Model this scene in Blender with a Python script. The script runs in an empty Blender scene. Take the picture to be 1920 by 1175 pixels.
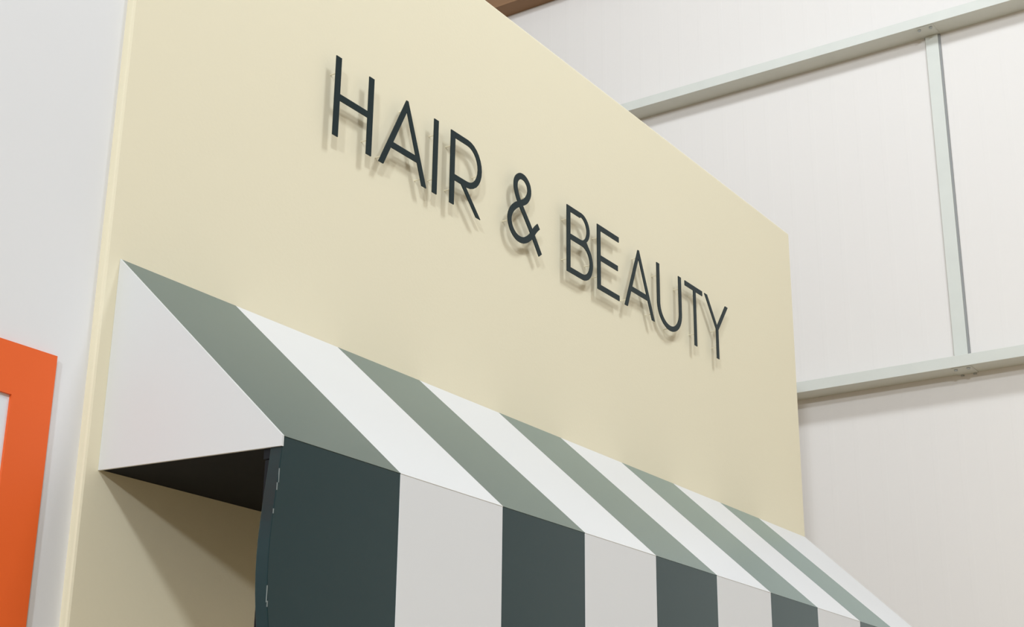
import bpy, bmesh, math
from mathutils import Vector, Matrix
from mathutils.geometry import tessellate_polygon

scn = bpy.context.scene
col = scn.collection
U = 0.4                       # one awning stripe is 0.4 m wide
Z0 = 2.93                     # height of the awning's top edge above the floor


def P(x, y, z):               # stripe units measured from the awning's top left corner -> metres
    return Vector((x * U, y * U, z * U + Z0))


# ------------------------------------------------------------------ camera
yaw, pitch, roll, foc = 0.9707, 0.3407, 0.0113, 2.8163
fwd = Vector((math.sin(yaw) * math.cos(pitch), math.cos(yaw) * math.cos(pitch), math.sin(pitch)))
rgt = Vector((math.cos(yaw), -math.sin(yaw), 0))
up = rgt.cross(fwd)
r2 = rgt * math.cos(roll) + up * math.sin(roll)
u2 = up * math.cos(roll) - rgt * math.sin(roll)
cd = bpy.data.cameras.new('camera')
cam = bpy.data.objects.new('camera', cd)
col.objects.link(cam)
m = Matrix((r2, u2, -fwd)).transposed().to_4x4()
m.translation = P(-5.6655, -6.747, -3.3266)
cam.matrix_world = m
cd.sensor_width = 36
cd.lens = foc * 1000 / 1920 * 36
cd.clip_start = 0.05
cd.clip_end = 200
scn.camera = cam

# ------------------------------------------------------------------ world, lamps, exposure
w = bpy.data.worlds.new('world')
scn.world = w
w.use_nodes = True
bg = w.node_tree.nodes['Background']
bg.inputs[0].default_value = (1.0, 0.985, 0.96, 1)
bg.inputs[1].default_value = 0.30
scn.view_settings.view_transform = 'Standard'
scn.view_settings.look = 'None'
scn.view_settings.exposure = 0.05
scn.view_settings.gamma = 1
scn.view_settings.use_curve_mapping = False


def area(name, loc, target, size, power, colr=(1, 1, 1)):
    ld = bpy.data.lights.new(name, 'AREA')
    ld.shape = 'SQUARE'
    ld.size = size
    ld.energy = power
    ld.color = colr
    o = bpy.data.objects.new(name, ld)
    col.objects.link(o)
    o.location = loc
    o.rotation_euler = (Vector(target) - Vector(loc)).to_track_quat('-Z', 'Y').to_euler()
    return o


# rows of high-bay lamps under the hall roof
area('high_bay_light', (1.7, -3.6, 8.4), (2.0, 0.0, 3.4), 1.1, 150, (0.90, 0.985, 1.08))
area('high_bay_light', (-6.4, -6.6, 8.4), (2.0, 0.0, 3.0), 0.8, 400, (0.90, 0.985, 1.08))
area('high_bay_light', (-17.2, -8.5, 8.4), (2.0, 0.0, 3.0), 0.9, 1100, (0.90, 0.985, 1.08))
area('high_bay_light', (1.5, 1.0, 8.4), (5.8, 0.4, 4.6), 0.6, 64, (0.90, 0.985, 1.08))


# ------------------------------------------------------------------ materials
def lin(c):
    c /= 255
    return c / 12.92 if c <= 0.04045 else ((c + 0.055) / 1.055) ** 2.4


def mat(name, rgb, rough=0.6, spec=0.5, metal=0.0, var=0.02, scale=6.0, bump=0.0, bscale=60.0, coat=0.0, sheen=0.0):
    mt = bpy.data.materials.new(name)
    mt.use_nodes = True
    nt = mt.node_tree
    b = nt.nodes['Principled BSDF']
    b.inputs['Roughness'].default_value = rough
    b.inputs['Specular IOR Level'].default_value = spec
    b.inputs['Metallic'].default_value = metal
    b.inputs['Coat Weight'].default_value = coat
    b.inputs['Sheen Weight'].default_value = sheen
    b.inputs['Sheen Roughness'].default_value = 0.3
    b.inputs['Sheen Tint'].default_value = (0.76, 1.0, 0.99, 1)
    tc = nt.nodes.new('ShaderNodeTexCoord')
    nz = nt.nodes.new('ShaderNodeTexNoise')
    nz.inputs['Scale'].default_value = scale
    nz.inputs['Detail'].default_value = 3
    nt.links.new(tc.outputs['Object'], nz.inputs['Vector'])
    rp = nt.nodes.new('ShaderNodeMix')
    rp.data_type = 'RGBA'
    c = rgb
    rp.inputs[6].default_value = (c[0] * (1 - var), c[1] * (1 - var), c[2] * (1 - var), 1)
    rp.inputs[7].default_value = (min(1, c[0] * (1 + var)), min(1, c[1] * (1 + var)), min(1, c[2] * (1 + var)), 1)
    nt.links.new(nz.outputs['Fac'], rp.inputs[0])
    nt.links.new(rp.outputs[2], b.inputs['Base Color'])
    if bump:
        n2 = nt.nodes.new('ShaderNodeTexNoise')
        n2.inputs['Scale'].default_value = bscale
        nt.links.new(tc.outputs['Object'], n2.inputs['Vector'])
        bp = nt.nodes.new('ShaderNodeBump')
        bp.inputs['Strength'].default_value = bump
        bp.inputs['Distance'].default_value = 0.002
        nt.links.new(n2.outputs['Fac'], bp.inputs['Height'])
        nt.links.new(bp.outputs[0], b.inputs['Normal'])
    return mt


M = {}
M['yellow'] = mat('yellow_paint', (0.81, 0.735, 0.54), 0.7, 0.3, var=0.012, scale=1.5, bump=0.15, bscale=90)
M['white_board'] = mat('white_board', (0.765, 0.755, 0.745), 0.6, 0.3, var=0.01, scale=1.2)
M['cladding'] = mat('white_cladding', (0.81, 0.765, 0.715), 0.55, 0.3, var=0.015, scale=0.8)
M['white_fabric'] = mat('white_fabric', (0.76, 0.76, 0.755), 0.35, 0.45, var=0.01, scale=5)
M['green_fabric'] = mat('green_fabric', (0.001, 0.022, 0.025), 0.27, 0.45, sheen=1.0, var=0.06, scale=4)
M['end_fabric'] = mat('end_panel_fabric', (0.70, 0.71, 0.70), 0.45, 0.4, var=0.01, scale=5)
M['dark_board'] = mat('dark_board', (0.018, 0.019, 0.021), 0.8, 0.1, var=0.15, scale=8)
M['letter'] = mat('black_letter', (0.008, 0.020, 0.022), 0.45, 0.2, var=0.05)
M['pin'] = mat('steel_pin', (0.55, 0.54, 0.48), 0.4, 0.5, 0.6)
M['orange'] = mat('orange_paint', (0.84, 0.13, 0.022), 0.5, 0.35, var=0.03, scale=4)
M['sign_white'] = mat('sign_white', (0.76, 0.79, 0.81), 0.5, 0.4, var=0.01)
M['steel'] = mat('galvanised_steel', (0.68, 0.685, 0.62), 0.5, 0.5, 0.0, var=0.05, scale=7)
M['bolt'] = mat('bolt_steel', (0.45, 0.46, 0.44), 0.4, 0.5, 0.5)
M['brown'] = mat('brown_beam', (0.30, 0.17, 0.09), 0.6, 0.3, var=0.15, scale=2)
M['floor'] = mat('tan_floor', (0.50, 0.385, 0.235), 0.6, 0.3, var=0.08, scale=1.0)
M['roof'] = mat('roof_liner', (0.70, 0.68, 0.65), 0.7, 0.2, var=0.02)


# ------------------------------------------------------------------ helpers
def link(name, bm, mt, parent=None, bevel=0.0, loc=None):
    me = bpy.data.meshes.new(name)
    bmesh.ops.recalc_face_normals(bm, faces=bm.faces)
    bm.to_mesh(me)
    bm.free()
    me.materials.append(M[mt])
    o = bpy.data.objects.new(name, me)
    col.objects.link(o)
    if parent:
        o.parent = parent
        o.matrix_parent_inverse = Matrix.Identity(4)
        o.location = -parent.location if loc is None else loc
    if bevel:
        md = o.modifiers.new('bevel', 'BEVEL')
        md.width = bevel
        md.segments = 2
        md.limit_method = 'ANGLE'
    return o


def tag(o, label, cat, group=None, kind=None):
    o['label'] = label
    o['category'] = cat
    if group:
        o['group'] = group
    if kind:
        o['kind'] = kind
    return o


def empty(name, loc):
    o = bpy.data.objects.new(name, None)
    o.empty_display_size = 0.1
    o.location = loc
    col.objects.link(o)
    return o


def box(bm, a, b):
    x0, y0, z0 = a
    x1, y1, z1 = b
    v = [bm.verts.new(c) for c in ((x0, y0, z0), (x1, y0, z0), (x1, y1, z0), (x0, y1, z0),
                                   (x0, y0, z1), (x1, y0, z1), (x1, y1, z1), (x0, y1, z1))]
    for f in ((0, 3, 2, 1), (4, 5, 6, 7), (0, 1, 5, 4), (1, 2, 6, 5), (2, 3, 7, 6), (3, 0, 4, 7)):
        bm.faces.new([v[i] for i in f])
    return bm


def hexa(bm, v):              # eight corners: bottom ring, top ring
    v = [bm.verts.new(c) for c in v]
    for f in ((0, 3, 2, 1), (4, 5, 6, 7), (0, 1, 5, 4), (1, 2, 6, 5), (2, 3, 7, 6), (3, 0, 4, 7)):
        bm.faces.new([v[i] for i in f])
    return bm


def prism(bm, loops, to3, d0, d1):   # extrude a 2-D outline with holes between depths d0 and d1
    flat = [Vector((p[0], p[1], 0)) for lp in loops for p in lp]
    tris = tessellate_polygon([[Vector((p[0], p[1], 0)) for p in lp] for lp in loops])
    A = [bm.verts.new(to3(p.x, p.y, d0)) for p in flat]
    B = [bm.verts.new(to3(p.x, p.y, d1)) for p in flat]
    for t in tris:
        for S in (A, B):
            try:
                bm.faces.new([S[i] for i in t])
            except ValueError:
                pass
    k = 0
    for lp in loops:
        n = len(lp)
        for i in range(n):
            a, b = k + i, k + (i + 1) % n
            bm.faces.new((A[a], A[b], B[b], B[a]))
        k += n
    return bm


# ------------------------------------------------------------------ the setting
WX = 5.80                     # hall wall plane
o = link('floor', box(bmesh.new(), (-24, -18, -0.1), (WX, 10, 0)), 'floor')
tag(o, 'tan hall floor below the shop fronts', 'floor', kind='structure')
o = link('ceiling', box(bmesh.new(), (-24, -18, 9.3), (WX + .2, 10, 9.4)), 'roof')
tag(o, 'pale roof lining high above the shop fronts', 'ceiling', kind='structure')

# hall wall with shallow vertical micro-ribs
bm = bmesh.new()
prof = []
y = -14.0
while y < 10:
    prof += [(y, 0), (y + .115, 0), (y + .122, .0003), (y + .143, .0003)]
    y += .15
prev = None
for (yy, d) in prof:
    a = bm.verts.new((WX - d, yy, 0))
    b = bm.verts.new((WX - d, yy, 9.3))
    if prev:
        bm.faces.new((prev[0], a, b, prev[1]))
    prev = (a, b)
o = link('wall_right', bm, 'cladding')
md = o.modifiers.new('solid', 'SOLIDIFY')
md.thickness = 0.05
md.offset = -1
tag(o, 'tall white cladding wall of the hall behind the steel rails', 'wall', kind='structure')

# yellow shop front wall
wl, wr, wz = -0.1188 * U, 10.12 * U, P(0, 0, 3.705).z
o = link('wall_front', box(bmesh.new(), (wl, 0, 0), (wr, 0.10, wz)), 'yellow', bevel=0.007)
tag(o, 'pale yellow shop front wall that carries the black letters', 'wall', kind='structure')
# white neighbour wall, set back slightly
o = link('wall_left', box(bmesh.new(), (-4.2, 0.025, 0), (wl, 0.10, wz + 0.6)), 'white_board')
tag(o, 'white shop wall left of the yellow shop front, with the orange frame', 'wall', kind='structure')

# ------------------------------------------------------------------ steel rails on the hall wall
XF = 14 * U                   # hall-side face of the rails


def rail(zb, h, label, y0=-13.5, y1=9.5, joint=-0.72 * U):
    t = 0.004
    root = empty('sheeting_rail', (XF, joint, zb))
    tag(root, label, 'beam', None)
    for (a, b) in ((y0, y1),):
        bm = bmesh.new()
        # C section lying on its side: web below, flanges up
        pr = [(XF, zb), (WX - .001, zb), (WX - .001, zb + h), (WX - .001 - t, zb + h), (WX - .001 - t, zb + t),
              (XF + t, zb + t), (XF + t, zb + h - t), (XF + .02, zb + h - t), (XF + .02, zb + h), (XF, zb + h)]
        prism(bm, [pr], lambda x, z, d: (x, d, z), a, b)
        link('rail_section', bm, 'steel', root, bevel=0.0015)
    # sleeve plate over the joint, cleat and bolts below
    bm = box(bmesh.new(), (XF + .012, joint - .055, zb - .004), (WX - .01, joint + .055, zb - .0003))
    link('joint_plate', bm, 'steel', root, bevel=0.001)
    for yy in (joint - .035, joint + .035):
        for xx in (XF + .035, XF + .15):
            bm = bmesh.new()
            bmesh.ops.create_cone(bm, cap_ends=True, segments=6, radius1=.010, radius2=.010, depth=.009,
                                  matrix=Matrix.Translation((xx, yy, zb - .008)))
            link('bolt', bm, 'bolt', root)
    return root


ZU, ZL = P(0, 0, 8.275).z, P(0, 0, 2.935).z
ru = rail(ZU, 0.065, 'upper pale steel rail across the white hall wall', joint=-0.66 * U)
rl = rail(ZL, 0.065, 'lower pale steel rail at the height of the sign', joint=-0.74 * U)

# vertical tie between the rails
sy0, sy1 = -0.765 * U, -0.575 * U
sx = WX - .070
root = empty('steel_stud', (sx, (sy0 + sy1) / 2, ZL + .065))
tag(root, 'slim upright steel strut between the two rails', 'beam')
t = .004
pr = [(sx, sy0), (sx, sy1), (WX - .002, sy1), (WX - .002, sy1 - t), (sx + t, sy1 - t), (sx + t, sy0 + t),
      (WX - .002, sy0 + t), (WX - .002, sy0)]
link('stud_section', prism(bmesh.new(), [pr], lambda x, yy, d: (x, yy, d), ZL + .066, ZU - .0045), 'steel', root, bevel=.001)
bm = box(bmesh.new(), (WX - .062, sy0 - .012, ZL + .066), (WX - .002, sy0 - .0004, ZU - .0045))  # dark strip added to stand in for the strut's shaded side
M['side_shade'] = mat('grey_side_shade', (0.30, 0.30, 0.29), 0.6, 0.3)
link('shade_strip', bm, 'side_shade', root)['label'] = 'dark grey strip of painted shade along the edge'

# brown beam high on the hall wall
zb = P(0, 0, 11.15).z
bm = bmesh.new()
pr = [(XF, zb), (WX - .003, zb), (WX - .003, zb + .35), (XF, zb + .35), (XF, zb + .335), (XF + .09, zb + .335),
      (XF + .09, zb + .015), (XF, zb + .015)]
prism(bm, [pr], lambda x, z, d: (x, d, z), -13.5, 9.6)
o = link('roof_beam', bm, 'brown', bevel=.002)
tag(o, 'brown beam high on the hall wall, behind the top of the yellow wall', 'beam')

# ------------------------------------------------------------------ awning
D = 1.421 * U                 # how far the awning stands out
zf = Z0 - 1.300 * U           # fold between canopy and valance
zbk = Z0 - 1.3096 * U         # underside at the wall
zbf = Z0 - 1.357 * U          # underside at the front
VB = zf - 1.28 * U            # bottom of the valance
tops = [0.0, 0.978, 2.004, 2.958, 4.015, 4.958, 5.997, 6.990, 7.990, 8.900, 10.10]
bots = [0.0, 0.997, 2.043, 3.035, 4.035, 5.018, 6.010, 6.985, 7.975, 8.98, 9.98]
aw = empty('awning', (5 * U, 0, VB))
tag(aw, 'green and white striped awning on the yellow wall', 'awning')
th = .006
nrm = Vector((0, -(Z0 - zf), D)).normalized()   # outward normal of the slope
for i in range(10):
    mt = 'green_fabric' if i % 2 == 0 else 'white_fabric'
    a0, a1 = tops[i] * U, tops[i + 1] * U
    b0, b1 = bots[i] * U, bots[i + 1] * U
    n = nrm * th
    v = [Vector((b0, -D, zf)) - n, Vector((b1, -D, zf)) - n, Vector((a1, 0, Z0)) - n, Vector((a0, 0, Z0)) - n,
         Vector((b0, -D, zf)), Vector((b1, -D, zf)), Vector((a1, 0, Z0)), Vector((a0, 0, Z0))]
    for q in (2, 3):
        v[q].y = min(v[q].y, -.0005)
    v[6].y = v[7].y = -.0005
    so = link('canopy_stripe', hexa(bmesh.new(), v), mt, aw)
    so['label'] = ('dark green' if i % 2 == 0 else 'white') + ' sloping fabric stripe'
    # valance stripe: a padded board hanging from the fold, the left end bowing outwards
    bm = bmesh.new()
    nz = 14
    x0, x1 = b0, b1
    tv = .034
    rings = []
    for k in range(nz + 1):
        s = k / nz
        z = zf - .0012 + (VB - zf) * s
        off = 0.0
        if i == 0:
            off = -(.022 * math.sin(math.pi * min(1, s * 1.15) ** 1.3)) if s > 0 else 0
        rings.append([bm.verts.new((x0 + off, -D + .0008, z)), bm.verts.new((x1, -D + .0008, z)),
                      bm.verts.new((x1, -D + tv, z)), bm.verts.new((x0 + off * 1.05, -D + tv, z))])
    # the top back edge is lowered so it stays under the slope
    for q in (2, 3):
        rings[0][q].co.z = zf - .0012
    for k in range(nz):
        A, B = rings[k], rings[k + 1]
        for q in range(4):
            bm.faces.new((A[q], A[(q + 1) % 4], B[(q + 1) % 4], B[q]))
    bm.faces.new(rings[0])
    bm.faces.new(rings[-1])
    so = link('valance_stripe', bm, mt, aw, bevel=.0012)
    so['label'] = ('dark green' if i % 2 == 0 else 'white') + ' hanging valance stripe'

# white triangular end panels
for (xa, xb) in ((-.006, 0.0), (9.98 * U, 9.98 * U + .006)):
    loop = [(0, Z0), (-D - .001, zf + .0005), (-D - .001, zbf), (0, zbk)]
    if xa > 0:
        loop = [(0, Z0 - .01), (-D + .002, zf - .008), (-D + .002, zbf), (0, zbk)]
    bm = prism(bmesh.new(), [loop], lambda yy, z, d: (d, yy - .0004, z), xa, xb)
    link('end_panel', bm, 'end_fabric', aw)['label'] = 'white triangular end panel'
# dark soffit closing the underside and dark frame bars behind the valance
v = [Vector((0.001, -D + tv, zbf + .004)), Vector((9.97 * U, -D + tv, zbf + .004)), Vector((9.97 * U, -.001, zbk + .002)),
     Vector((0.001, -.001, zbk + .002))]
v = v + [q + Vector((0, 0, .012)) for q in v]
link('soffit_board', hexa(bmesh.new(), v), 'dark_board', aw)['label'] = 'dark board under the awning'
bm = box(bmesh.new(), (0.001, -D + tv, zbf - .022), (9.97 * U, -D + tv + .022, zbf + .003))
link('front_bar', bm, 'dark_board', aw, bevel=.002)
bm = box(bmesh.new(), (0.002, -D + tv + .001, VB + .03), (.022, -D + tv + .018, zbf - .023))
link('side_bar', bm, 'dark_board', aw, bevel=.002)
# pale loose threads along the worn left edge of the valance
bm = bmesh.new()
import random
random.seed(4)
for (s, ln) in ((.14, .030), (.20, .016), (.62, .034), (.68, .012), (.79, .010), (.90, .05), (.31, .010)):
    z = zf + (VB - zf) * s
    off = -(.022 * math.sin(math.pi * min(1, s * 1.15) ** 1.3))
    box(bm, (off - .0010, -D - .0006, z - ln), (off + .0002, -D + .0012, z))
M['thread'] = mat('pale_thread', (0.22, 0.25, 0.24), 0.8, 0.2)
fo = link('frayed_thread', bm, 'thread', aw)
fo['kind'] = 'stuff'
fo['label'] = 'pale frayed threads on the left edge'

# ------------------------------------------------------------------ orange frame on the white wall
yf = .012                      # its front face
ox1, ox0 = -.365 * U, -3.6 * U
oz1, oz0 = Z0 - .710 * U, Z0 - 5.0 * U
bw = .277 * U
root = empty('orange_frame', ((ox0 + ox1) / 2, .025, oz0))
tag(root, 'large bright orange frame around a pale panel on the white wall', 'sign')


def bar(name, lp):
    link(name, prism(bmesh.new(), [lp], lambda x, z, d: (x, d, z), yf, .0248), 'orange', root)


bar('frame_bar', [(ox1, oz1), (ox1 - bw, oz1 - bw * 1.07), (ox1 - bw, oz0 + bw), (ox1, oz0)])
bar('frame_bar', [(ox0, oz1), (ox1, oz1), (ox1 - bw, oz1 - bw * 1.07), (ox0 + bw, oz1 - bw * 1.07)])
bar('frame_bar', [(ox0, oz1), (ox0 + bw, oz1 - bw * 1.07), (ox0 + bw, oz0 + bw), (ox0, oz0)])
bar('frame_bar', [(ox0, oz0), (ox0 + bw, oz0 + bw), (ox1 - bw, oz0 + bw), (ox1, oz0)])
bm = box(bmesh.new(), (ox0 + bw, .019, oz0 + bw), (ox1 - bw, .0247, oz1 - bw * 1.07))
link('sign_panel', bm, 'sign_white', root)['label'] = 'pale blue-grey panel inside the frame'

# ------------------------------------------------------------------ raised letters
SO = .08                       # standoff, stripe units
TH = .003                      # letter thickness, metres
K = -.0065                     # the text line drops very slightly to the right


def zz(x, r):                  # r = 0 at the baseline, 1 at cap height
    b = 1.546 + K * (x - 1.75)
    return b + r * .647


def to3(x, r, d):
    z = zz(x, r)
    return (x * U, d, z * U + Z0)


Y0 = -SO * U
SW = .060


def rr(v):                     # stripe units -> relative height
    return v / .647


def poly(*pts):
    return [list(pts)]


def arc(cx, cy, rx, ry, a0, a1, n=14):
    return [(cx + rx * math.cos(math.radians(a0 + (a1 - a0) * i / n)), cy + ry * math.sin(math.radians(a0 + (a1 - a0) * i / n)))
            for i in range(n + 1)]


t = rr(.053)                   # horizontal stroke thickness
L = []
# H
x0, x1 = 1.738, 2.182
L.append(('H', 'first letter of the word HAIR', [poly((x0, 0), (x0 + SW, 0), (x0 + SW, .46), (x1 - SW, .46), (x1 - SW, 0), (x1, 0), (x1, 1),
                   (x1 - SW, 1), (x1 - SW, .46 + t), (x0 + SW, .46 + t), (x0 + SW, 1), (x0, 1))], [(x0 + SW / 2, .8), (x1 - SW / 2, .2)]))


def letterA(xl, xa, xr, sw, rb, ri, word):
    # outline with a triangular counter
    hw = .012
    def xo(r, s):              # inner side of the legs
        return xl + sw + (xa - xl - sw) * r / ri if s < 0 else xr - sw + (xa - xr + sw) * r / ri
    outer = [(xl, 0), (xl + sw, 0), (xo(rb, -1), rb), (xo(rb, 1), rb), (xr - sw, 0), (xr, 0), (xa + hw, 1), (xa - hw, 1)]
    inner = [(xo(rb + t, -1), rb + t), (xo(rb + t, 1), rb + t), (xa, ri)]
    return ('A', word, [[outer, inner]], [(xl + sw * .9, .1), (xr - sw * .9, .1), (xa, .88)])


L.append(letterA(2.270, 2.592, 2.866, .059, .265, .85, 'second letter of the word HAIR, right of the H'))
L.append(('I', 'third letter of the word HAIR', [poly((2.942, 0), (3.001, 0), (3.003, 1), (2.944, 1))], [(2.977, .2), (2.977, .8)]))
# R
x0 = 3.172
cx, cy, ro = 3.405, .655, .345
bo = [(x0, 0), (x0 + SW, 0), (x0 + SW, .335), (3.325, .335), (3.540, 0), (3.602, 0), (3.388, .335)] \
    + arc(cx, .6675, 3.610 - cx, .3325, -88, 90) + [(x0, 1)]
bi = [(x0 + SW, .335 + t)] + arc(cx, .6675, 3.610 - cx - .054, .3325 - t, -90, 90) + [(x0 + SW, 1 - t)]
L.append(('R', 'last letter of the word HAIR', [[bo, bi]], [(x0 + SW / 2, .2), (x0 + SW / 2, .8), (3.575, .6)]))
# ampersand: ribbon along a spline
pts = [(4.478, 1.785), (4.425, 1.735), (4.347, 1.640), (4.245, 1.575), (4.140, 1.572), (4.060, 1.625), (4.028, 1.710), (4.055, 1.790),
       (4.120, 1.858), (4.200, 1.905), (4.280, 1.960), (4.325, 2.035), (4.317, 2.110), (4.260, 2.158), (4.185, 2.158), (4.128, 2.110),
       (4.115, 2.040), (4.145, 1.960), (4.195, 1.890), (4.282, 1.795), (4.366, 1.700), (4.440, 1.610), (4.508, 1.523)]
pts = [(a, (b - 1.546 - K * (a - 1.75)) / .647) for a, b in pts]


def catmull(p, n=4):
    out = []
    for i in range(len(p) - 1):
        p0, p1, p2, p3 = p[max(i - 1, 0)], p[i], p[i + 1], p[min(i + 2, len(p) - 1)]
        for k in range(n):
            s = k / n
            out.append(tuple(.5 * (2 * p1[j] + (p2[j] - p0[j]) * s + (2 * p0[j] - 5 * p1[j] + 4 * p2[j] - p3[j]) * s * s
                                   + (3 * p1[j] - p0[j] - 3 * p2[j] + p3[j]) * s ** 3) for j in (0, 1)))
    out.append(p[-1])
    return out


sp = catmull(pts)


def ribbon(p, wd):
    le, ri = [], []
    for i in range(len(p)):
        a, b = p[max(i - 1, 0)], p[min(i + 1, len(p) - 1)]
        dx, dy = b[0] - a[0], (b[1] - a[1]) * .647
        n = math.hypot(dx, dy)
        nx, ny = -dy / n * wd / 2, dx / n * wd / 2 / .647
        le.append((p[i][0] + nx, p[i][1] + ny))
        ri.append((p[i][0] - nx, p[i][1] - ny))
    return le, ri


L.append(('&', 'sign between the words HAIR and BEAUTY', None, [(4.03, .25), (4.32, .75), (4.40, .18)]))
# B
x0 = 4.942
bo = [(x0, 0)] + arc(5.215, .2925, 5.391 - 5.215, .2925, -90, 50) + arc(5.185, .775, 5.337 - 5.185, .225, -52, 90) + [(x0, 1)]
i1 = [(x0 + SW, t)] + arc(5.205, .2925, 5.391 - 5.205 - .052, .2925 - t, -90, 90) + [(x0 + SW, .585 - t)]
i2 = [(x0 + SW, .585)] + arc(5.170, .7625, 5.337 - 5.170 - .050, .2375 - t * .72, -80, 90)[:-1] + [(5.17, 1 - t), (x0 + SW, 1 - t)]
L.append(('B', 'first letter of the word BEAUTY', [[bo, i1, i2]], [(x0 + SW / 2, .2), (x0 + SW / 2, .8), (5.36, .3)]))
# E
x0, x1 = 5.472, 5.872
L.append(('E', 'second letter of the word BEAUTY', [poly((x0, 0), (x1, 0), (x1, t), (x0 + SW, t), (x0 + SW, .455), (5.848, .455), (5.848, .455 + t),
                   (x0 + SW, .455 + t), (x0 + SW, 1 - t), (x1, 1 - t), (x1, 1), (x0, 1))], [(x0 + SW / 2, .2), (x0 + SW / 2, .8)]))
L.append(letterA(5.972, 6.250, 6.552, .054, .27, .86, 'third letter of the word BEAUTY, between E and U'))
# U
x0, x1 = 6.612, 7.124
cxu, ru_ = (x0 + x1) / 2, (x1 - x0) / 2
ry = rr(.245)
up_ = [(x0, 1)] + arc(cxu, ry, ru_, ry, 180, 360, 24) + [(x1, 1), (x1 - SW + .002, 1)] \
    + arc(cxu, ry, ru_ - SW + .002, ry - t, 360, 180, 24) + [(x0 + SW - .002, 1)]
L.append(('U', 'fourth letter of the word BEAUTY', [[up_]], [(x0 + SW / 2, .8), (x1 - SW / 2, .8), (cxu, .04)]))
# T
L.append(('T', 'fifth letter of the word BEAUTY', [poly((7.390, 0), (7.445, 0), (7.445, 1 - t), (7.592, 1 - t), (7.592, 1), (7.208, 1), (7.208, 1 - t),
                   (7.390, 1 - t))], [(7.419, .2), (7.419, .85)]))
# Y
L.append(('Y', 'last letter of the word BEAUTY', [poly((7.888, 0), (7.942, 0), (7.942, .50), (8.184, 1), (8.122, 1), (7.915, .565), (7.704, 1),
                   (7.642, 1), (7.888, .50))], [(7.916, .2), (7.916, .48)]))

for ch, what, shapes, pins in L:
    xs = [q[0] for q in pins]
    base = Vector(to3(sum(xs) / len(xs), 0, 0))
    root = empty('sign_letter', base)
    tag(root, ('black raised ampersand, ' if ch == '&' else 'black raised letter %s, ' % ch) + what, 'letter',
        'raised black letters on the yellow wall')
    bm = bmesh.new()
    if shapes is None:
        le, ri = ribbon(sp, .056)
        for i in range(len(sp) - 1):
            d = .0000009 * i
            q = [le[i], le[i + 1], ri[i + 1], ri[i]]
            A = [bm.verts.new(to3(a, b, Y0 - d)) for a, b in q]
            B = [bm.verts.new(to3(a, b, Y0 + TH + d)) for a, b in q]
            bm.faces.new(A)
            bm.faces.new(B[::-1])
            bm.faces.new((A[0], A[1], B[1], B[0]))
            bm.faces.new((A[2], A[3], B[3], B[2]))
            if i == 0:
                bm.faces.new((A[0], A[3], B[3], B[0]))
            if i == len(sp) - 2:
                bm.faces.new((A[1], A[2], B[2], B[1]))
        bmesh.ops.remove_doubles(bm, verts=bm.verts, dist=.000004)
    else:
        for s in shapes:
            prism(bm, s, to3, Y0, Y0 + TH)
    link('letter_face', bm, 'letter', root)
    for (px, pr_) in pins:
        c = Vector(to3(px, pr_, 0))
        bm = bmesh.new()
        bmesh.ops.create_cone(bm, cap_ends=True, segments=10, radius1=.0018, radius2=.0018, depth=-Y0 - TH + .001,
                              matrix=Matrix.Translation((c.x, (Y0 + TH) / 2, c.z)) @ Matrix.Rotation(math.pi / 2, 4, 'X'))
        link('standoff_pin', bm, 'yellow', root)
